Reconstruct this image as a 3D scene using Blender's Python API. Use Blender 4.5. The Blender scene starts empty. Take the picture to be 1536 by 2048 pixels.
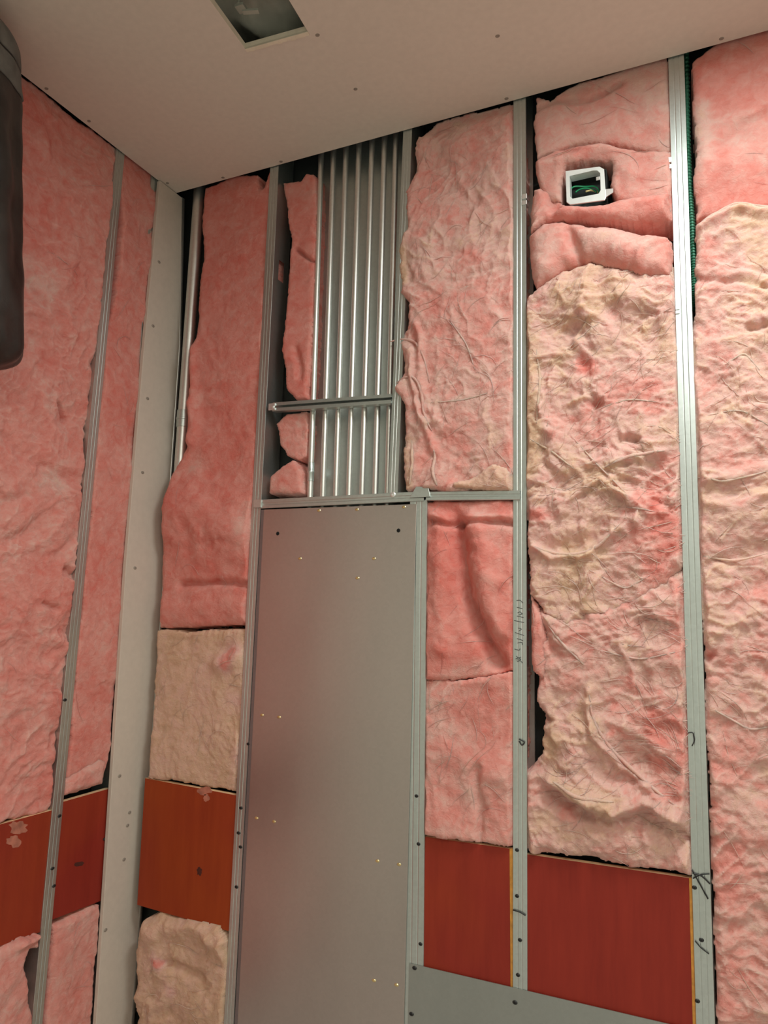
import bpy, math, random
import numpy as np
from mathutils import Matrix, Vector

# ---------------------------------------------------------------- camera, world, lights, exposure
SC = bpy.context.scene
COL = SC.collection
CAMZ = 1.45            # eye height above the floor
YB = 1.90              # stud face plane of the back wall (camera stands at the origin)
XL = -1.753            # stud face plane of the left wall
ZC = CAMZ + 1.48       # ceiling underside
YAW, PITCH, ROLL, FPX = 25.1157, 8.0962, 1.5484, 1477.83

def _rot():
    y, p, r = (math.radians(a) for a in (YAW, PITCH, ROLL))
    return (Matrix.Rotation(y, 3, 'Z') @ Matrix.Rotation(math.pi/2 + p, 3, 'X') @ Matrix.Rotation(r, 3, 'Z'))
RM = _rot()
cam = bpy.data.cameras.new('camera')
cam.sensor_fit = 'VERTICAL'; cam.sensor_height = 32.0; cam.lens = 32.0*FPX/2048.0; cam.clip_start = 0.02
camo = bpy.data.objects.new('camera', cam); COL.objects.link(camo)
camo.matrix_world = Matrix.Translation((0, 0, CAMZ)) @ RM.to_4x4()
SC.camera = camo

w = bpy.data.worlds.new('world'); SC.world = w; w.use_nodes = True
w.node_tree.nodes['Background'].inputs[0].default_value = (0.9, 0.95, 1.0, 1)
w.node_tree.nodes['Background'].inputs[1].default_value = 0.15

def area(name, loc, sx, sy, power, color, rot=(0, 0, 0)):
    l = bpy.data.lights.new(name, 'AREA'); l.shape = 'RECTANGLE'; l.size = sx; l.size_y = sy
    l.energy = power; l.color = color
    o = bpy.data.objects.new(name, l); COL.objects.link(o); o.location = loc; o.rotation_euler = rot
    return o
area('ceiling_lamp_near', (0.16, 1.02, ZC-0.03), 0.20, 0.60, 22, (0.95, 1.0, 0.96))
area('ceiling_lamp_far', (0.75, -0.8, ZC-0.03), 1.2, 1.2, 43, (1.0, 0.95, 0.86))

SC.view_settings.view_transform = 'Standard'
SC.view_settings.look = 'None'
SC.view_settings.exposure = 0.27
SC.view_settings.gamma = 1.0
SC.view_settings.use_curve_mapping = False

# ---------------------------------------------------------------- wall frames
class Frame:
    def __init__(s, o, u, n): s.o, s.u, s.n = np.array(o, float), np.array(u, float), np.array(n, float)
    def p(s, u, z, h=0.0):
        return s.o + s.u*u + s.n*h + np.array((0, 0, z))
BACK = Frame((0, YB, 0), (1, 0, 0), (0, -1, 0))
LEFT = Frame((XL, 0, 0), (0, 1, 0), (1, 0, 0))
RN = np.array(RM)
def at(F, px, py, h=0.0):
    """photo pixel -> (u, z) on the wall frame F, h metres in front of its stud faces"""
    v = RN @ np.array([px-768.0, 1024.0-py, -FPX])
    c = np.array((0, 0, CAMZ))
    t = np.dot(F.o + F.n*h - c, F.n)/np.dot(v, F.n)
    q = c + v*t
    return float(np.dot(q - F.o, F.u)), float(q[2])
def at_z(px, py, z):
    v = RN @ np.array([px-768.0, 1024.0-py, -FPX]); t = (z-CAMZ)/v[2]
    return float(v[0]*t), float(v[1]*t)

# ---------------------------------------------------------------- materials
def new_mat(name):
    m = bpy.data.materials.new(name); m.use_nodes = True
    nt = m.node_tree; b = nt.nodes['Principled BSDF']
    return m, nt, b
def N(nt, t, **k):
    n = nt.nodes.new(t)
    for a, v in k.items():
        if a in n.inputs.keys(): n.inputs[a].default_value = v
        else: setattr(n, a, v)
    return n
def ramp(nt, stops, fac):
    r = nt.nodes.new('ShaderNodeValToRGB'); e = r.color_ramp.elements
    while len(e) < len(stops): e.new(0.5)
    for i, (p, c) in enumerate(stops):
        e[i].position = p; e[i].color = (*c, 1)
    nt.links.new(fac, r.inputs[0]); return r
def coords(nt, scale=(1, 1, 1)):
    g = nt.nodes.new('ShaderNodeNewGeometry'); m = nt.nodes.new('ShaderNodeMapping')
    m.inputs['Scale'].default_value = scale
    nt.links.new(g.outputs['Position'], m.inputs['Vector']); return m.outputs[0]
def bump(nt, b, h, strength, dist):
    n = N(nt, 'ShaderNodeBump', Strength=strength, Distance=dist)
    nt.links.new(h, n.inputs['Height']); nt.links.new(n.outputs[0], b.inputs['Normal'])

def mat_metal(name, col, rough, grime=0.12, spangle=0.06):
    m, nt, b = new_mat(name)
    v = N(nt, 'ShaderNodeTexVoronoi', Scale=130.0); nt.links.new(coords(nt), v.inputs['Vector'])
    n = N(nt, 'ShaderNodeTexNoise', Scale=7.0, Detail=4.0); nt.links.new(coords(nt, (1, 1, .35)), n.inputs['Vector'])
    sep = N(nt, 'ShaderNodeSeparateColor'); nt.links.new(v.outputs['Color'], sep.inputs[0])
    c = np.array(col)
    r1 = ramp(nt, [(0.25, tuple(c*(1-grime))), (0.75, tuple(c))], n.outputs['Fac'])
    mx = N(nt, 'ShaderNodeMixRGB', blend_type='MULTIPLY'); mx.inputs[0].default_value = 1
    r2 = ramp(nt, [(0, (1-spangle,)*3), (1, (1,)*3)], sep.outputs[0])
    nt.links.new(r1.outputs[0], mx.inputs[1]); nt.links.new(r2.outputs[0], mx.inputs[2])
    nt.links.new(mx.outputs[0], b.inputs['Base Color'])
    b.inputs['Metallic'].default_value = 0.92
    mr = N(nt, 'ShaderNodeMapRange'); mr.inputs[3].default_value = rough-.05; mr.inputs[4].default_value = rough+.08
    nt.links.new(n.outputs['Fac'], mr.inputs[0]); nt.links.new(mr.outputs[0], b.inputs['Roughness'])
    return m
def mat_plain(name, col, rough=0.6, metal=0.0, var=0.08, scale=30.0, bmp=0.0):
    m, nt, b = new_mat(name)
    n = N(nt, 'ShaderNodeTexNoise', Scale=scale, Detail=5.0); nt.links.new(coords(nt), n.inputs['Vector'])
    c = np.array(col)
    r = ramp(nt, [(0.3, tuple(c*(1-var))), (0.7, tuple(np.minimum(c*(1+var), 1)))], n.outputs['Fac'])
    nt.links.new(r.outputs[0], b.inputs['Base Color'])
    b.inputs['Roughness'].default_value = rough; b.inputs['Metallic'].default_value = metal
    if bmp: bump(nt, b, n.outputs['Fac'], 0.4, bmp)
    return m
def mat_plywood():
    m, nt, b = new_mat('red_plywood')
    n1 = N(nt, 'ShaderNodeTexNoise', Scale=6.0, Detail=6.0, Roughness=0.6); nt.links.new(coords(nt, (6, 6, .7)), n1.inputs['Vector'])
    n2 = N(nt, 'ShaderNodeTexNoise', Scale=2.2, Detail=3.0); nt.links.new(coords(nt), n2.inputs['Vector'])
    at_ = N(nt, 'ShaderNodeAttribute', attribute_name='tone')
    r1 = ramp(nt, [(0.25, (.22, .018, .010)), (0.75, (.29, .027, .014))], n1.outputs['Fac'])
    r2 = ramp(nt, [(0.25, (.29, .040, .006)), (0.75, (.35, .055, .008))], n1.outputs['Fac'])
    ad = N(nt, 'ShaderNodeMath', operation='ADD'); nt.links.new(at_.outputs['Fac'], ad.inputs[0])
    mr = N(nt, 'ShaderNodeMapRange'); mr.inputs[1].default_value = .35; mr.inputs[2].default_value = .7
    mr.inputs[3].default_value = -.35; mr.inputs[4].default_value = .35
    nt.links.new(n2.outputs['Fac'], mr.inputs[0]); nt.links.new(mr.outputs[0], ad.inputs[1])
    cl = N(nt, 'ShaderNodeClamp'); nt.links.new(ad.outputs[0], cl.inputs[0])
    mx = N(nt, 'ShaderNodeMixRGB'); nt.links.new(cl.outputs[0], mx.inputs[0])
    nt.links.new(r1.outputs[0], mx.inputs[1]); nt.links.new(r2.outputs[0], mx.inputs[2])
    nt.links.new(mx.outputs[0], b.inputs['Base Color']); b.inputs['Roughness'].default_value = .62
    b.inputs['Specular IOR Level'].default_value = .3
    bump(nt, b, n1.outputs['Fac'], .3, .002)
    return m
def mat_insulation():
    m, nt, b = new_mat('glass_wool')
    a = N(nt, 'ShaderNodeAttribute', attribute_name='tone')
    n0 = N(nt, 'ShaderNodeTexNoise', Scale=28.0, Detail=3.0, Roughness=.65, Distortion=.8); nt.links.new(coords(nt), n0.inputs['Vector'])
    mr = N(nt, 'ShaderNodeMapRange'); mr.inputs[1].default_value = .3; mr.inputs[2].default_value = .7
    mr.inputs[3].default_value = -.14; mr.inputs[4].default_value = .14
    nt.links.new(n0.outputs['Fac'], mr.inputs[0])
    ad = N(nt, 'ShaderNodeMath', operation='ADD'); nt.links.new(a.outputs['Fac'], ad.inputs[0]); nt.links.new(mr.outputs[0], ad.inputs[1])
    r = ramp(nt, [(0.0, (.66, .19, .155)), (.3, (.71, .315, .270)), (.55, (.70, .43, .375)), (.8, (.69, .45, .345)), (1.0, (.62, .405, .28))], ad.outputs[0])
    nt.links.new(r.outputs[0], b.inputs['Base Color'])
    b.inputs['Roughness'].default_value = 1.0
    b.inputs['Specular IOR Level'].default_value = .1
    b.inputs['Subsurface Weight'].default_value = 0.55
    b.inputs['Subsurface Radius'].default_value = (1.0, .55, .5)
    b.inputs['Subsurface Scale'].default_value = .024
    n1 = N(nt, 'ShaderNodeTexNoise', Scale=60.0, Detail=4.0, Roughness=.72, Distortion=1.2); nt.links.new(coords(nt, (1, 1, 1.3)), n1.inputs['Vector'])
    bump(nt, b, n1.outputs['Fac'], .65, .006)
    return m

M = dict(
    stud=mat_metal('galvanised_stud', (.62, .69, .67), .36),
    sheet=mat_metal('galvanised_sheet', (.53, .485, .455), .33, .10, .04),
    conduit=mat_metal('conduit_steel', (.80, .81, .77), .38),
    bright=mat_metal('bright_zinc', (.9, .92, .91), .4),
    ring=mat_plain('zinc_ring', (.86, .91, .90), .4, .35),
    gold=mat_plain('zinc_yellow_screw', (.72, .58, .30), .35, .9),
    black=mat_plain('black_plastic', (.012, .012, .012), .5),
    marker=mat_plain('marker_ink', (.02, .02, .022), .7),
    board=mat_plain('dark_sheathing', (.030, .036, .034), .85),
    gyp=mat_plain('gypsum_paper', (.74, .66, .58), .9, 0, .03, 55, .0006),
    strip=mat_plain('strip_paper', (.60, .525, .45), .9, 0, .03, 55, .0006),
    gypcore=mat_plain('gypsum_core', (.80, .72, .58), .95, 0, .06, 60, .001),
    dry=mat_plain('grey_drywall', (.70, .72, .66), .9, 0, .03, 40),
    concrete=mat_plain('concrete', (.52, .50, .46), .85, 0, .12, 9, .001),
    bead=mat_metal('corner_bead', (.74, .76, .73), .45),
    ply=mat_plywood(),
    plyedge=mat_plain('plywood_edge', (.82, .58, .34), .8, 0, .2, 60),
    wool=mat_insulation(),
    green=mat_plain('green_armour', (.02, .13, .075), .45, .3),
    gwire=mat_plain('green_wire', (.01, .25, .10), .4),
    tan=mat_plain('tan_wire', (.62, .48, .22), .5),
    plastic=mat_plain('grey_plastic_sheet', (.33, .34, .29), .5, 0, .3, 9, .004),
    cloth=mat_plain('dark_cloth', (.022, .018, .016), .38, 0, .8, 10, .012),
    greycloth=mat_plain('grey_cloth', (.13, .125, .11), .7, 0, .25, 25, .003),
    hole=mat_plain('hole_black', (.004, .004, .004), .9),
)

# ---------------------------------------------------------------- object helpers
def tag(o, label=None, cat=None, group=None, kind=None):
    if label: o['label'] = label
    if cat: o['category'] = cat
    if group: o['group'] = group
    if kind: o['kind'] = kind
    return o
def empty(name, loc):
    o = bpy.data.objects.new(name, None); COL.objects.link(o); o.location = loc; o.empty_display_size = .05
    return o
def wloc(o):
    v = np.zeros(3)
    while o is not None:
        v += np.array(o.location); o = o.parent
    return v
class MB:
    def __init__(s): s.v, s.f, s.m = [], [], []
    def add(s, vs, fs, mi=0):
        k = len(s.v); s.v += [tuple(map(float, q)) for q in vs]
        for f in fs: s.f.append(tuple(i+k for i in f)); s.m.append(mi)
        return s
    def prism(s, F, pts, h0, h1, mi=0, side_mi=None, sides=None):
        """pts: (u,z) polygon, extruded from h0 (front, larger) back to h1"""
        n = len(pts); ar = sum(pts[i][0]*pts[(i+1) % n][1]-pts[(i+1) % n][0]*pts[i][1] for i in range(n))
        if ar < 0: pts = pts[::-1]
        k = len(s.v)
        s.v += [tuple(F.p(u, z, h0)) for u, z in pts] + [tuple(F.p(u, z, h1)) for u, z in pts]
        s.f.append(tuple(k+i for i in range(n))); s.m.append(mi)
        s.f.append(tuple(k+n+i for i in reversed(range(n)))); s.m.append(mi)
        for i in range(n):
            j = (i+1) % n
            s.f.append((k+i, k+n+i, k+n+j, k+j)); s.m.append(mi if side_mi is None else side_mi)
        return s
    def box(s, F, u0, u1, z0, z1, h0, h1, mi=0):
        return s.prism(F, [(u0, z0), (u1, z0), (u1, z1), (u0, z1)], max(h0, h1), min(h0, h1), mi)
    def tube(s, pts, r, n=10, mi=0, caps=True):
        P = np.array(pts, float); R = np.full(len(P), r) if np.isscalar(r) else np.array(r, float)
        T = np.gradient(P, axis=0); T /= np.linalg.norm(T, axis=1)[:, None]+1e-12
        up = np.array((0, 0, 1.0)) if abs(T[0][2]) < .9 else np.array((0, 1.0, 0))
        k = len(s.v); a = np.linspace(0, 2*np.pi, n, endpoint=False)
        x = np.cross(up, T[0]); x /= np.linalg.norm(x)
        for i in range(len(P)):
            x = x - T[i]*np.dot(x, T[i]); x /= np.linalg.norm(x)+1e-12; y = np.cross(T[i], x)
            for t in a: s.v.append(tuple(P[i] + R[i]*(math.cos(t)*x + math.sin(t)*y)))
        for i in range(len(P)-1):
            for j in range(n):
                q = (j+1) % n
                s.f.append((k+i*n+j, k+i*n+q, k+(i+1)*n+q, k+(i+1)*n+j)); s.m.append(mi)
        if caps:
            s.f.append(tuple(k+j for j in reversed(range(n)))); s.m.append(mi)
            e = k+(len(P)-1)*n
            s.f.append(tuple(e+j for j in range(n))); s.m.append(mi)
        return s
    def build(s, name, mats, parent=None, origin=None, smooth=False):
        V = np.array(s.v)
        if parent is not None: off = wloc(parent)
        elif origin is not None: off = np.array(origin, float)
        else: off = np.zeros(3)
        loc = np.zeros(3)
        if parent is None: loc = off
        me = bpy.data.meshes.new(name); me.from_pydata([tuple(q) for q in V-off], [], s.f)
        for m in (mats if isinstance(mats, (list, tuple)) else [mats]): me.materials.append(m)
        me.polygons.foreach_set('material_index', s.m)
        if smooth: me.polygons.foreach_set('use_smooth', [True]*len(s.f))
        me.update()
        o = bpy.data.objects.new(name, me); COL.objects.link(o); o.location = loc
        if parent is not None: o.parent = parent
        return o
def smooth_by_angle(o, ang=40):
    me = o.data
    me.polygons.foreach_set('use_smooth', [True]*len(me.polygons))
    import bmesh
    bm = bmesh.new(); bm.from_mesh(me)
    for e in bm.edges:
        if len(e.link_faces) == 2 and e.calc_face_angle(0) > math.radians(ang): e.smooth = False
    bm.to_mesh(me); bm.free()
def bevel(o, wd=.001, seg=2):
    b = o.modifiers.new('bevel', 'BEVEL'); b.width = wd; b.segments = seg; b.limit_method = 'ANGLE'
    return o
def screw(F, px, py, h, parent, mat, r=.0045, ell=1.0, name='screw'):
    u, z = at(F, px, py, h)
    mb = MB(); c = F.p(u, z, h); n = 10; ring = []
    for (rr, hh) in ((1.0, -.002), (1.0, .0006), (.72, .0020), (.30, .0024), (.26, .0010)):
        ring.append([c + F.u*r*rr*ell*math.cos(t) + np.array((0, 0, 1))*r*rr*math.sin(t) + F.n*hh for t in np.linspace(0, 2*np.pi, n, endpoint=False)])
    vs = [q for rg in ring for q in rg]; fs = []
    for i in range(4):
        for j in range(n): fs.append((i*n+j, i*n+(j+1) % n, (i+1)*n+(j+1) % n, (i+1)*n+j))
    fs.append(tuple(4*n+j for j in range(n)))
    mb.add(vs, fs); return mb.build(name, mat, parent, smooth=False)

# ---------------------------------------------------------------- noise
def _hash(ix, iy, seed):
    h = (ix.astype(np.int64)*374761393 + iy.astype(np.int64)*668265263 + seed*974634777) & 0xffffffff
    h = ((h ^ (h >> 13))*1274126177) & 0xffffffff
    h = ((h ^ (h >> 16))*2246822519) & 0xffffffff
    return (h ^ (h >> 15)) & 0xffff
def pn(x, y, seed=0):
    ix = np.floor(x); iy = np.floor(y); fx = x-ix; fy = y-iy
    sx = fx*fx*fx*(fx*(fx*6-15)+10); sy = fy*fy*fy*(fy*(fy*6-15)+10)
    def g(dx, dy):
        a = _hash(ix+dx, iy+dy, seed)*(2*np.pi/65536)
        return np.cos(a)*(fx-dx)+np.sin(a)*(fy-dy)
    a = g(0, 0); b = g(1, 0); c = g(0, 1); d = g(1, 1)
    return 1.45*((a+(b-a)*sx) + ((c+(d-c)*sx)-(a+(b-a)*sx))*sy)
def fbm(x, y, o=4, seed=0, gain=.5):
    s = 0; a = 1.0; t = 0
    for i in range(o):
        s = s + a*pn(x*2**i, y*2**i, seed+i*17); t += a; a *= gain
    return s/t
def poly_sd(U, Z, poly):
    """signed distance, positive inside"""
    P = np.array(poly); d = np.full(U.shape, 1e9); ins = np.zeros(U.shape, bool); n = len(P)
    for i in range(n):
        a, b = P[i], P[(i+1) % n]; e = b-a
        t = np.clip(((U-a[0])*e[0]+(Z-a[1])*e[1])/(e@e+1e-12), 0, 1)
        d = np.minimum(d, np.hypot(U-a[0]-t*e[0], Z-a[1]-t*e[1]))
        c = ((a[1] > Z) != (b[1] > Z))
        xin = (b[0]-a[0])*(Z-a[1])/(b[1]-a[1]+1e-12)+a[0]
        ins ^= (c & (U < xin))
    return np.where(ins, d, -d)
def line_d(U, Z, pts):
    d = np.full(U.shape, 1e9)
    if len(pts) == 1: return np.hypot(U-pts[0][0], Z-pts[0][1])
    for a, b in zip(pts[:-1], pts[1:]):
        a = np.array(a); b = np.array(b); e = b-a
        t = np.clip(((U-a[0])*e[0]+(Z-a[1])*e[1])/(e@e+1e-12), 0, 1)
        d = np.minimum(d, np.hypot(U-a[0]-t*e[0], Z-a[1]-t*e[1]))
    return d

STEP = .0036
STUDS = []
SURF = {}
OVERLAP = {'large pale pink shaggy batt filling the bay right of the conduits': -.87}     # spills over the short stud
def batt(label, F, poly, h0=0.0, T=.09, w=.03, seed=1, big=.014, wrinkle=.010, strand=.007, ang=10, ratio=1.7,
         tone=.3, tvar=.16, folds=(), patches=(), fibres=0, edge=.006, freq=1.0, drop=.035, group=None, cat='insulation', name='insulation_batt'):
    """one batt of glass wool: a torn outline with a wrinkled, fibrous face and rolled-over edges"""
    pl = [at(F, x, y, h0) for x, y in poly]
    if F is LEFT: pl = [(max(u_, LY0+.012), z_) for u_, z_ in pl]
    us = [q[0] for q in pl]; zs = [q[1] for q in pl]
    zmin = max(min(zs), .03)
    gu = np.arange(min(us)-(.01 if F is BACK else .001), max(us)+.01, STEP); gz = np.arange(zmin, max(zs)+.01, STEP)
    U, Z = np.meshgrid(gu, gz)
    sd = poly_sd(U, Z, pl) + edge*(1.8*fbm(U*8, Z*8, 3, seed+5) + .55*fbm(U*60, Z*60, 2, seed+9))
    ca, sa = math.cos(math.radians(ang)), math.sin(math.radians(ang))
    x = (U*ca+Z*sa)*freq; y = (-U*sa+Z*ca)*freq
    wx = x + .20*fbm(x*3.2, y*3.2, 3, seed+21); wy = y + .20*fbm(x*3.2+9, y*3.2+3, 3, seed+22)
    rid = lambda f, sdx, e: (1-np.abs(pn(wx*f, wy*f*ratio, sdx)))**e
    hb = big*(fbm(U*3.6*freq, Z*3.6*freq, 2, seed+1)*1.5)
    mk2 = np.clip(.8+1.4*fbm(U*3.1+4, Z*3.1, 2, seed+18), .3, 1.5)
    hw = wrinkle*mk2*(1.5*fbm(wx*6, wy*6*(1+.4*(ratio-1)), 4, seed+2, .55) + .35*(rid(5, seed+3, 3)-.45))
    def rot2(d, f, sdx, e, wa):
        c_, s_ = math.cos(math.radians(ang+d)), math.sin(math.radians(ang+d))
        xx = (U*c_+Z*s_)*freq; yy = (-U*s_+Z*c_)*freq
        qx = xx + wa*fbm(xx*6+sdx, yy*6, 3, sdx+71); qy = yy + wa*fbm(xx*6, yy*6+sdx, 3, sdx+72)
        return (1-np.abs(pn(qx*f*.55, qy*f*1.5, sdx)))**e
    mA = np.clip(.35+1.6*fbm(U*6+1, Z*6, 2, seed+81), 0, 1); mB = np.clip(.35+1.6*fbm(U*7, Z*7+5, 2, seed+82), 0, 1); mC = np.clip(.35+1.6*fbm(U*9+3, Z*9, 2, seed+83), 0, 1)
    s1 = rot2(0, 9, seed+4, 4, .07)*mA; s2 = rot2(38, 15, seed+6, 5, .06)*mB; s3 = rot2(-30, 24, seed+16, 5, .05)*mC
    pit = np.clip(pn(wx*9+5, wy*9, seed+19)-.30, 0, 1)
    msk = np.clip(.55+1.3*fbm(U*5, Z*5, 2, seed+8), 0, 1)
    fine = fbm(U*24+wx*6, Z*30+wy*6, 4, seed+7, .75)
    hs = strand*(.75*s1 + .7*s2 + .5*s3) - strand*2.4*pit + strand*.65*fine
    tn = tone + tvar*1.6*fbm(U*4.5+7, Z*4.5, 3, seed+31) + tvar*.9*fbm(wx*14+3, wy*14*ratio, 3, seed+32) + (strand*22)*(s1*.75+s2*.75+s3*.6-.16 + .55*fbm(U*26, Z*32, 3, seed+70, .7))
    h = h0 + hb + hw + hs
    for f in folds:
        pts = [at(F, a, b, h0) for a, b in f[0]]
        d = line_d(U+.028*fbm(U*7, Z*7, 3, seed+41), Z+.028*fbm(U*7+4, Z*7, 3, seed+42), pts) + .35*f[1]*fbm(U*14, Z*14, 2, seed+40)
        h = h + f[2]*np.exp(-(d/f[1])**2)
    for f in patches:
        pts = [at(F, a, b, h0) for a, b in f[0]]
        d = line_d(U, Z, pts) + .9*f[1]*fbm(U*8, Z*8, 3, seed+50)
        tn = tn + f[2]*np.exp(-(np.maximum(d, 0)/f[1])**2)
    e = np.clip(sd/w, 0, 1); prof = 1-np.sqrt(np.clip(1-(1-e)**2, 0, 1))
    hh = h - (h0+drop)*prof
    top = np.clip((Z-(ZC-.05))/.04, 0, 1); hh = np.where(hh > -.008, hh*(1-top)-.008*top, hh)
    for (SF, su, sz, sk, sa, sz1) in STUDS:
        if SF is F and abs(su-OVERLAP.get(label, 9)) > .05: hh = np.where(Z < sz1, np.minimum(hh, -.005 + 3.0*np.maximum(0, np.abs(U-(su+sk*(Z-sz)))-sa-.001+.008*fbm(U*12, Z*12, 3, seed+90))), hh)
    hh = np.where(sd < STEP*1.6, -T, hh)
    tn = np.clip(tn, 0.02, .98)
    keep = sd > 0
    cell = keep[:-1, :-1] & keep[1:, :-1] & keep[:-1, 1:] & keep[1:, 1:]
    used = np.zeros(keep.shape, bool)
    used[:-1, :-1] |= cell; used[1:, :-1] |= cell; used[:-1, 1:] |= cell; used[1:, 1:] |= cell
    idx = np.full(keep.shape, -1); idx[used] = np.arange(used.sum())
    uu, zz, h_ = U[used], Z[used], hh[used]
    base = F.p(float(np.mean(uu)), float(zz.min()), 0)
    co = F.o[None] + uu[:, None]*F.u + h_[:, None]*F.n; co[:, 2] += zz; co -= base
    q = np.stack([idx[:-1, :-1][cell], idx[:-1, 1:][cell], idx[1:, 1:][cell], idx[1:, :-1][cell]], 1).astype(np.int32)
    me = bpy.data.meshes.new(name)
    me.vertices.add(len(co)); me.vertices.foreach_set('co', co.astype(np.float32).ravel())
    me.loops.add(q.size); me.loops.foreach_set('vertex_index', q.ravel())
    me.polygons.add(len(q)); me.polygons.foreach_set('loop_start', np.arange(0, q.size, 4, dtype=np.int32))
    me.polygons.foreach_set('use_smooth', np.ones(len(q), bool))
    at_ = me.attributes.new('tone', 'FLOAT', 'POINT'); at_.data.foreach_set('value', tn[used].astype(np.float32))
    me.materials.append(M['wool']); me.update(calc_edges=True); me.validate()
    o = bpy.data.objects.new(name, me); COL.objects.link(o); o.location = base
    tag(o, label, cat, group); SURF[o.name] = (F, gu, gz, hh, h0)
    if fibres:
        rng = np.random.default_rng(seed); V = []; FC = []; TT = []
        iz, iu = np.nonzero(keep & (sd > .004))
        th = math.radians(ang) + 2.6*fbm(U*4.2+2, Z*4.2, 3, seed+61)
        for k in range(int(fibres*.3)):
            j = rng.integers(len(iz)); pu, pz = gu[iu[j]], gz[iz[j]]
            off = rng.normal(0, .35); L = rng.uniform(.04, .15); n = 18; cv = rng.normal(0, 9)
            pts = []; lift = rng.uniform(.000, .0035)
            for i in range(n):
                s_ = i/(n-1)
                gi = int(round((pz-gz[0])/STEP)); gj = int(round((pu-gu[0])/STEP))
                if not (0 <= gi < len(gz) and 0 <= gj < len(gu)) or not keep[gi, gj] or sd[gi, gj] < STEP*2: break
                pts.append(F.p(pu, pz, hh[gi, gj] + .0003 + lift*math.sin(math.pi*s_)))
                a = th[gi, gj]+off+cv*s_*L
                pu += math.cos(a)*L/n; pz += math.sin(a)*L/n
            if len(pts) < 6: continue
            P = np.array(pts)
            for _ in range(4): P[1:-1] = (P[:-2]+2*P[1:-1]+P[2:])/4
            m_ = len(P); r = rng.uniform(.0004, .0011)*np.sin(np.linspace(.25, math.pi-.1, m_))
            mb = MB(); mb.tube(P, r, 4, caps=False)
            k0 = len(V); V += mb.v; FC += [tuple(i+k0 for i in f) for f in mb.f]
            TT += [float(np.clip(tone+rng.normal(.18, .10), 0, .80))]*len(mb.v)
        mb = MB(); mb.v = V; mb.f = FC; mb.m = [0]*len(FC)
        fo = mb.build('loose_fibres', M['wool'], o, smooth=True); fo['kind'] = 'stuff'
        a2 = fo.data.attributes.new('tone', 'FLOAT', 'POINT'); a2.data.foreach_set('value', np.array(TT, np.float32))
    return o

# ---------------------------------------------------------------- room shell
CAV = .105
ROOM_X1, ROOM_Y0 = 2.3, -2.3
CAVTOP = ZC+.22
def struct(o): o['kind'] = 'structure'; return o
XB, YBB = XL-CAV, YB+CAV
G = Frame((0, 0, 0), (1, 0, 0), (0, -1, 0))     # plain world frame: u = x, h = -y
struct(MB().box(G, XB-.05, ROOM_X1, -.08, 0, -(YBB+.05), -ROOM_Y0).build('floor', M['concrete']))
struct(MB().box(G, XB-.05, ROOM_X1, 0, CAVTOP, -YBB, -(YBB+.05)).build('wall_back', M['board']))
LY0 = .62        # left wall: open framing from here to the corner, boarded before it
struct(MB().box(G, XB-.05, XB, 0, CAVTOP, -(LY0-.1), -YBB).build('wall_left', M['board']))
struct(MB().box(G, XL-.016, XL+.0, 0, ZC, -ROOM_Y0, -LY0).build('wall_left_boarded', M['dry']))
struct(MB().box(G, ROOM_X1, ROOM_X1+.05, 0, ZC, -ROOM_Y0, -YBB).build('wall_right', M['dry']))
struct(MB().box(G, XB-.05, ROOM_X1+.05, 0, ZC, -(ROOM_Y0-.05), -ROOM_Y0, ).build('wall_rear', M['dry']))
struct(MB().box(G, XB-.05, ROOM_X1, CAVTOP, CAVTOP+.03, -(ROOM_Y0), -(YBB+.05)).build('ceiling_deck', M['board']))
# ceiling board with a rectangular cut-out
hc = [at_z(*p, ZC) for p in ((405, 0), (490, 97), (615, 62), (570, 0))]
ca = np.array(hc[1]); cb = np.array(hc[2])
ax = (cb-ca); wid = np.linalg.norm(ax); ax = ax/wid; ay = np.array((ax[1], -ax[0]))
if ay[1] > 0: ay = -ay
HL = .62
hole = [ca, cb, cb+ay*HL, ca+ay*HL]
def ceiling():
    TH = .016; x0, x1, y0, y1 = XL+.004, ROOM_X1, ROOM_Y0, YB-.004
    outer = [(x0, y1), (x1, y1), (x1, y0), (x0, y0)]
    V = []; Fc = []; mi = []
    for z in (ZC, ZC+TH):
        V += [(*q, z) for q in outer] + [(float(q[0]), float(q[1]), z) for q in hole]
    for k, flip in ((0, False), (8, True)):
        for i in range(4):
            j = (i+1) % 4; f = (k+i, k+j, k+4+j, k+4+i)
            Fc.append(f if not flip else f[::-1]); mi.append(0)
    for i in range(4):
        j = (i+1) % 4
        Fc.append((4+i, 4+j, 12+j, 12+i)); mi.append(1)
        Fc.append((j, i, 8+i, 8+j)); mi.append(0)
    mb = MB(); mb.v = V; mb.f = Fc; mb.m = mi
    return struct(mb.build('ceiling', [M['gyp'], M['gypcore']]))
CEIL = ceiling()
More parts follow.
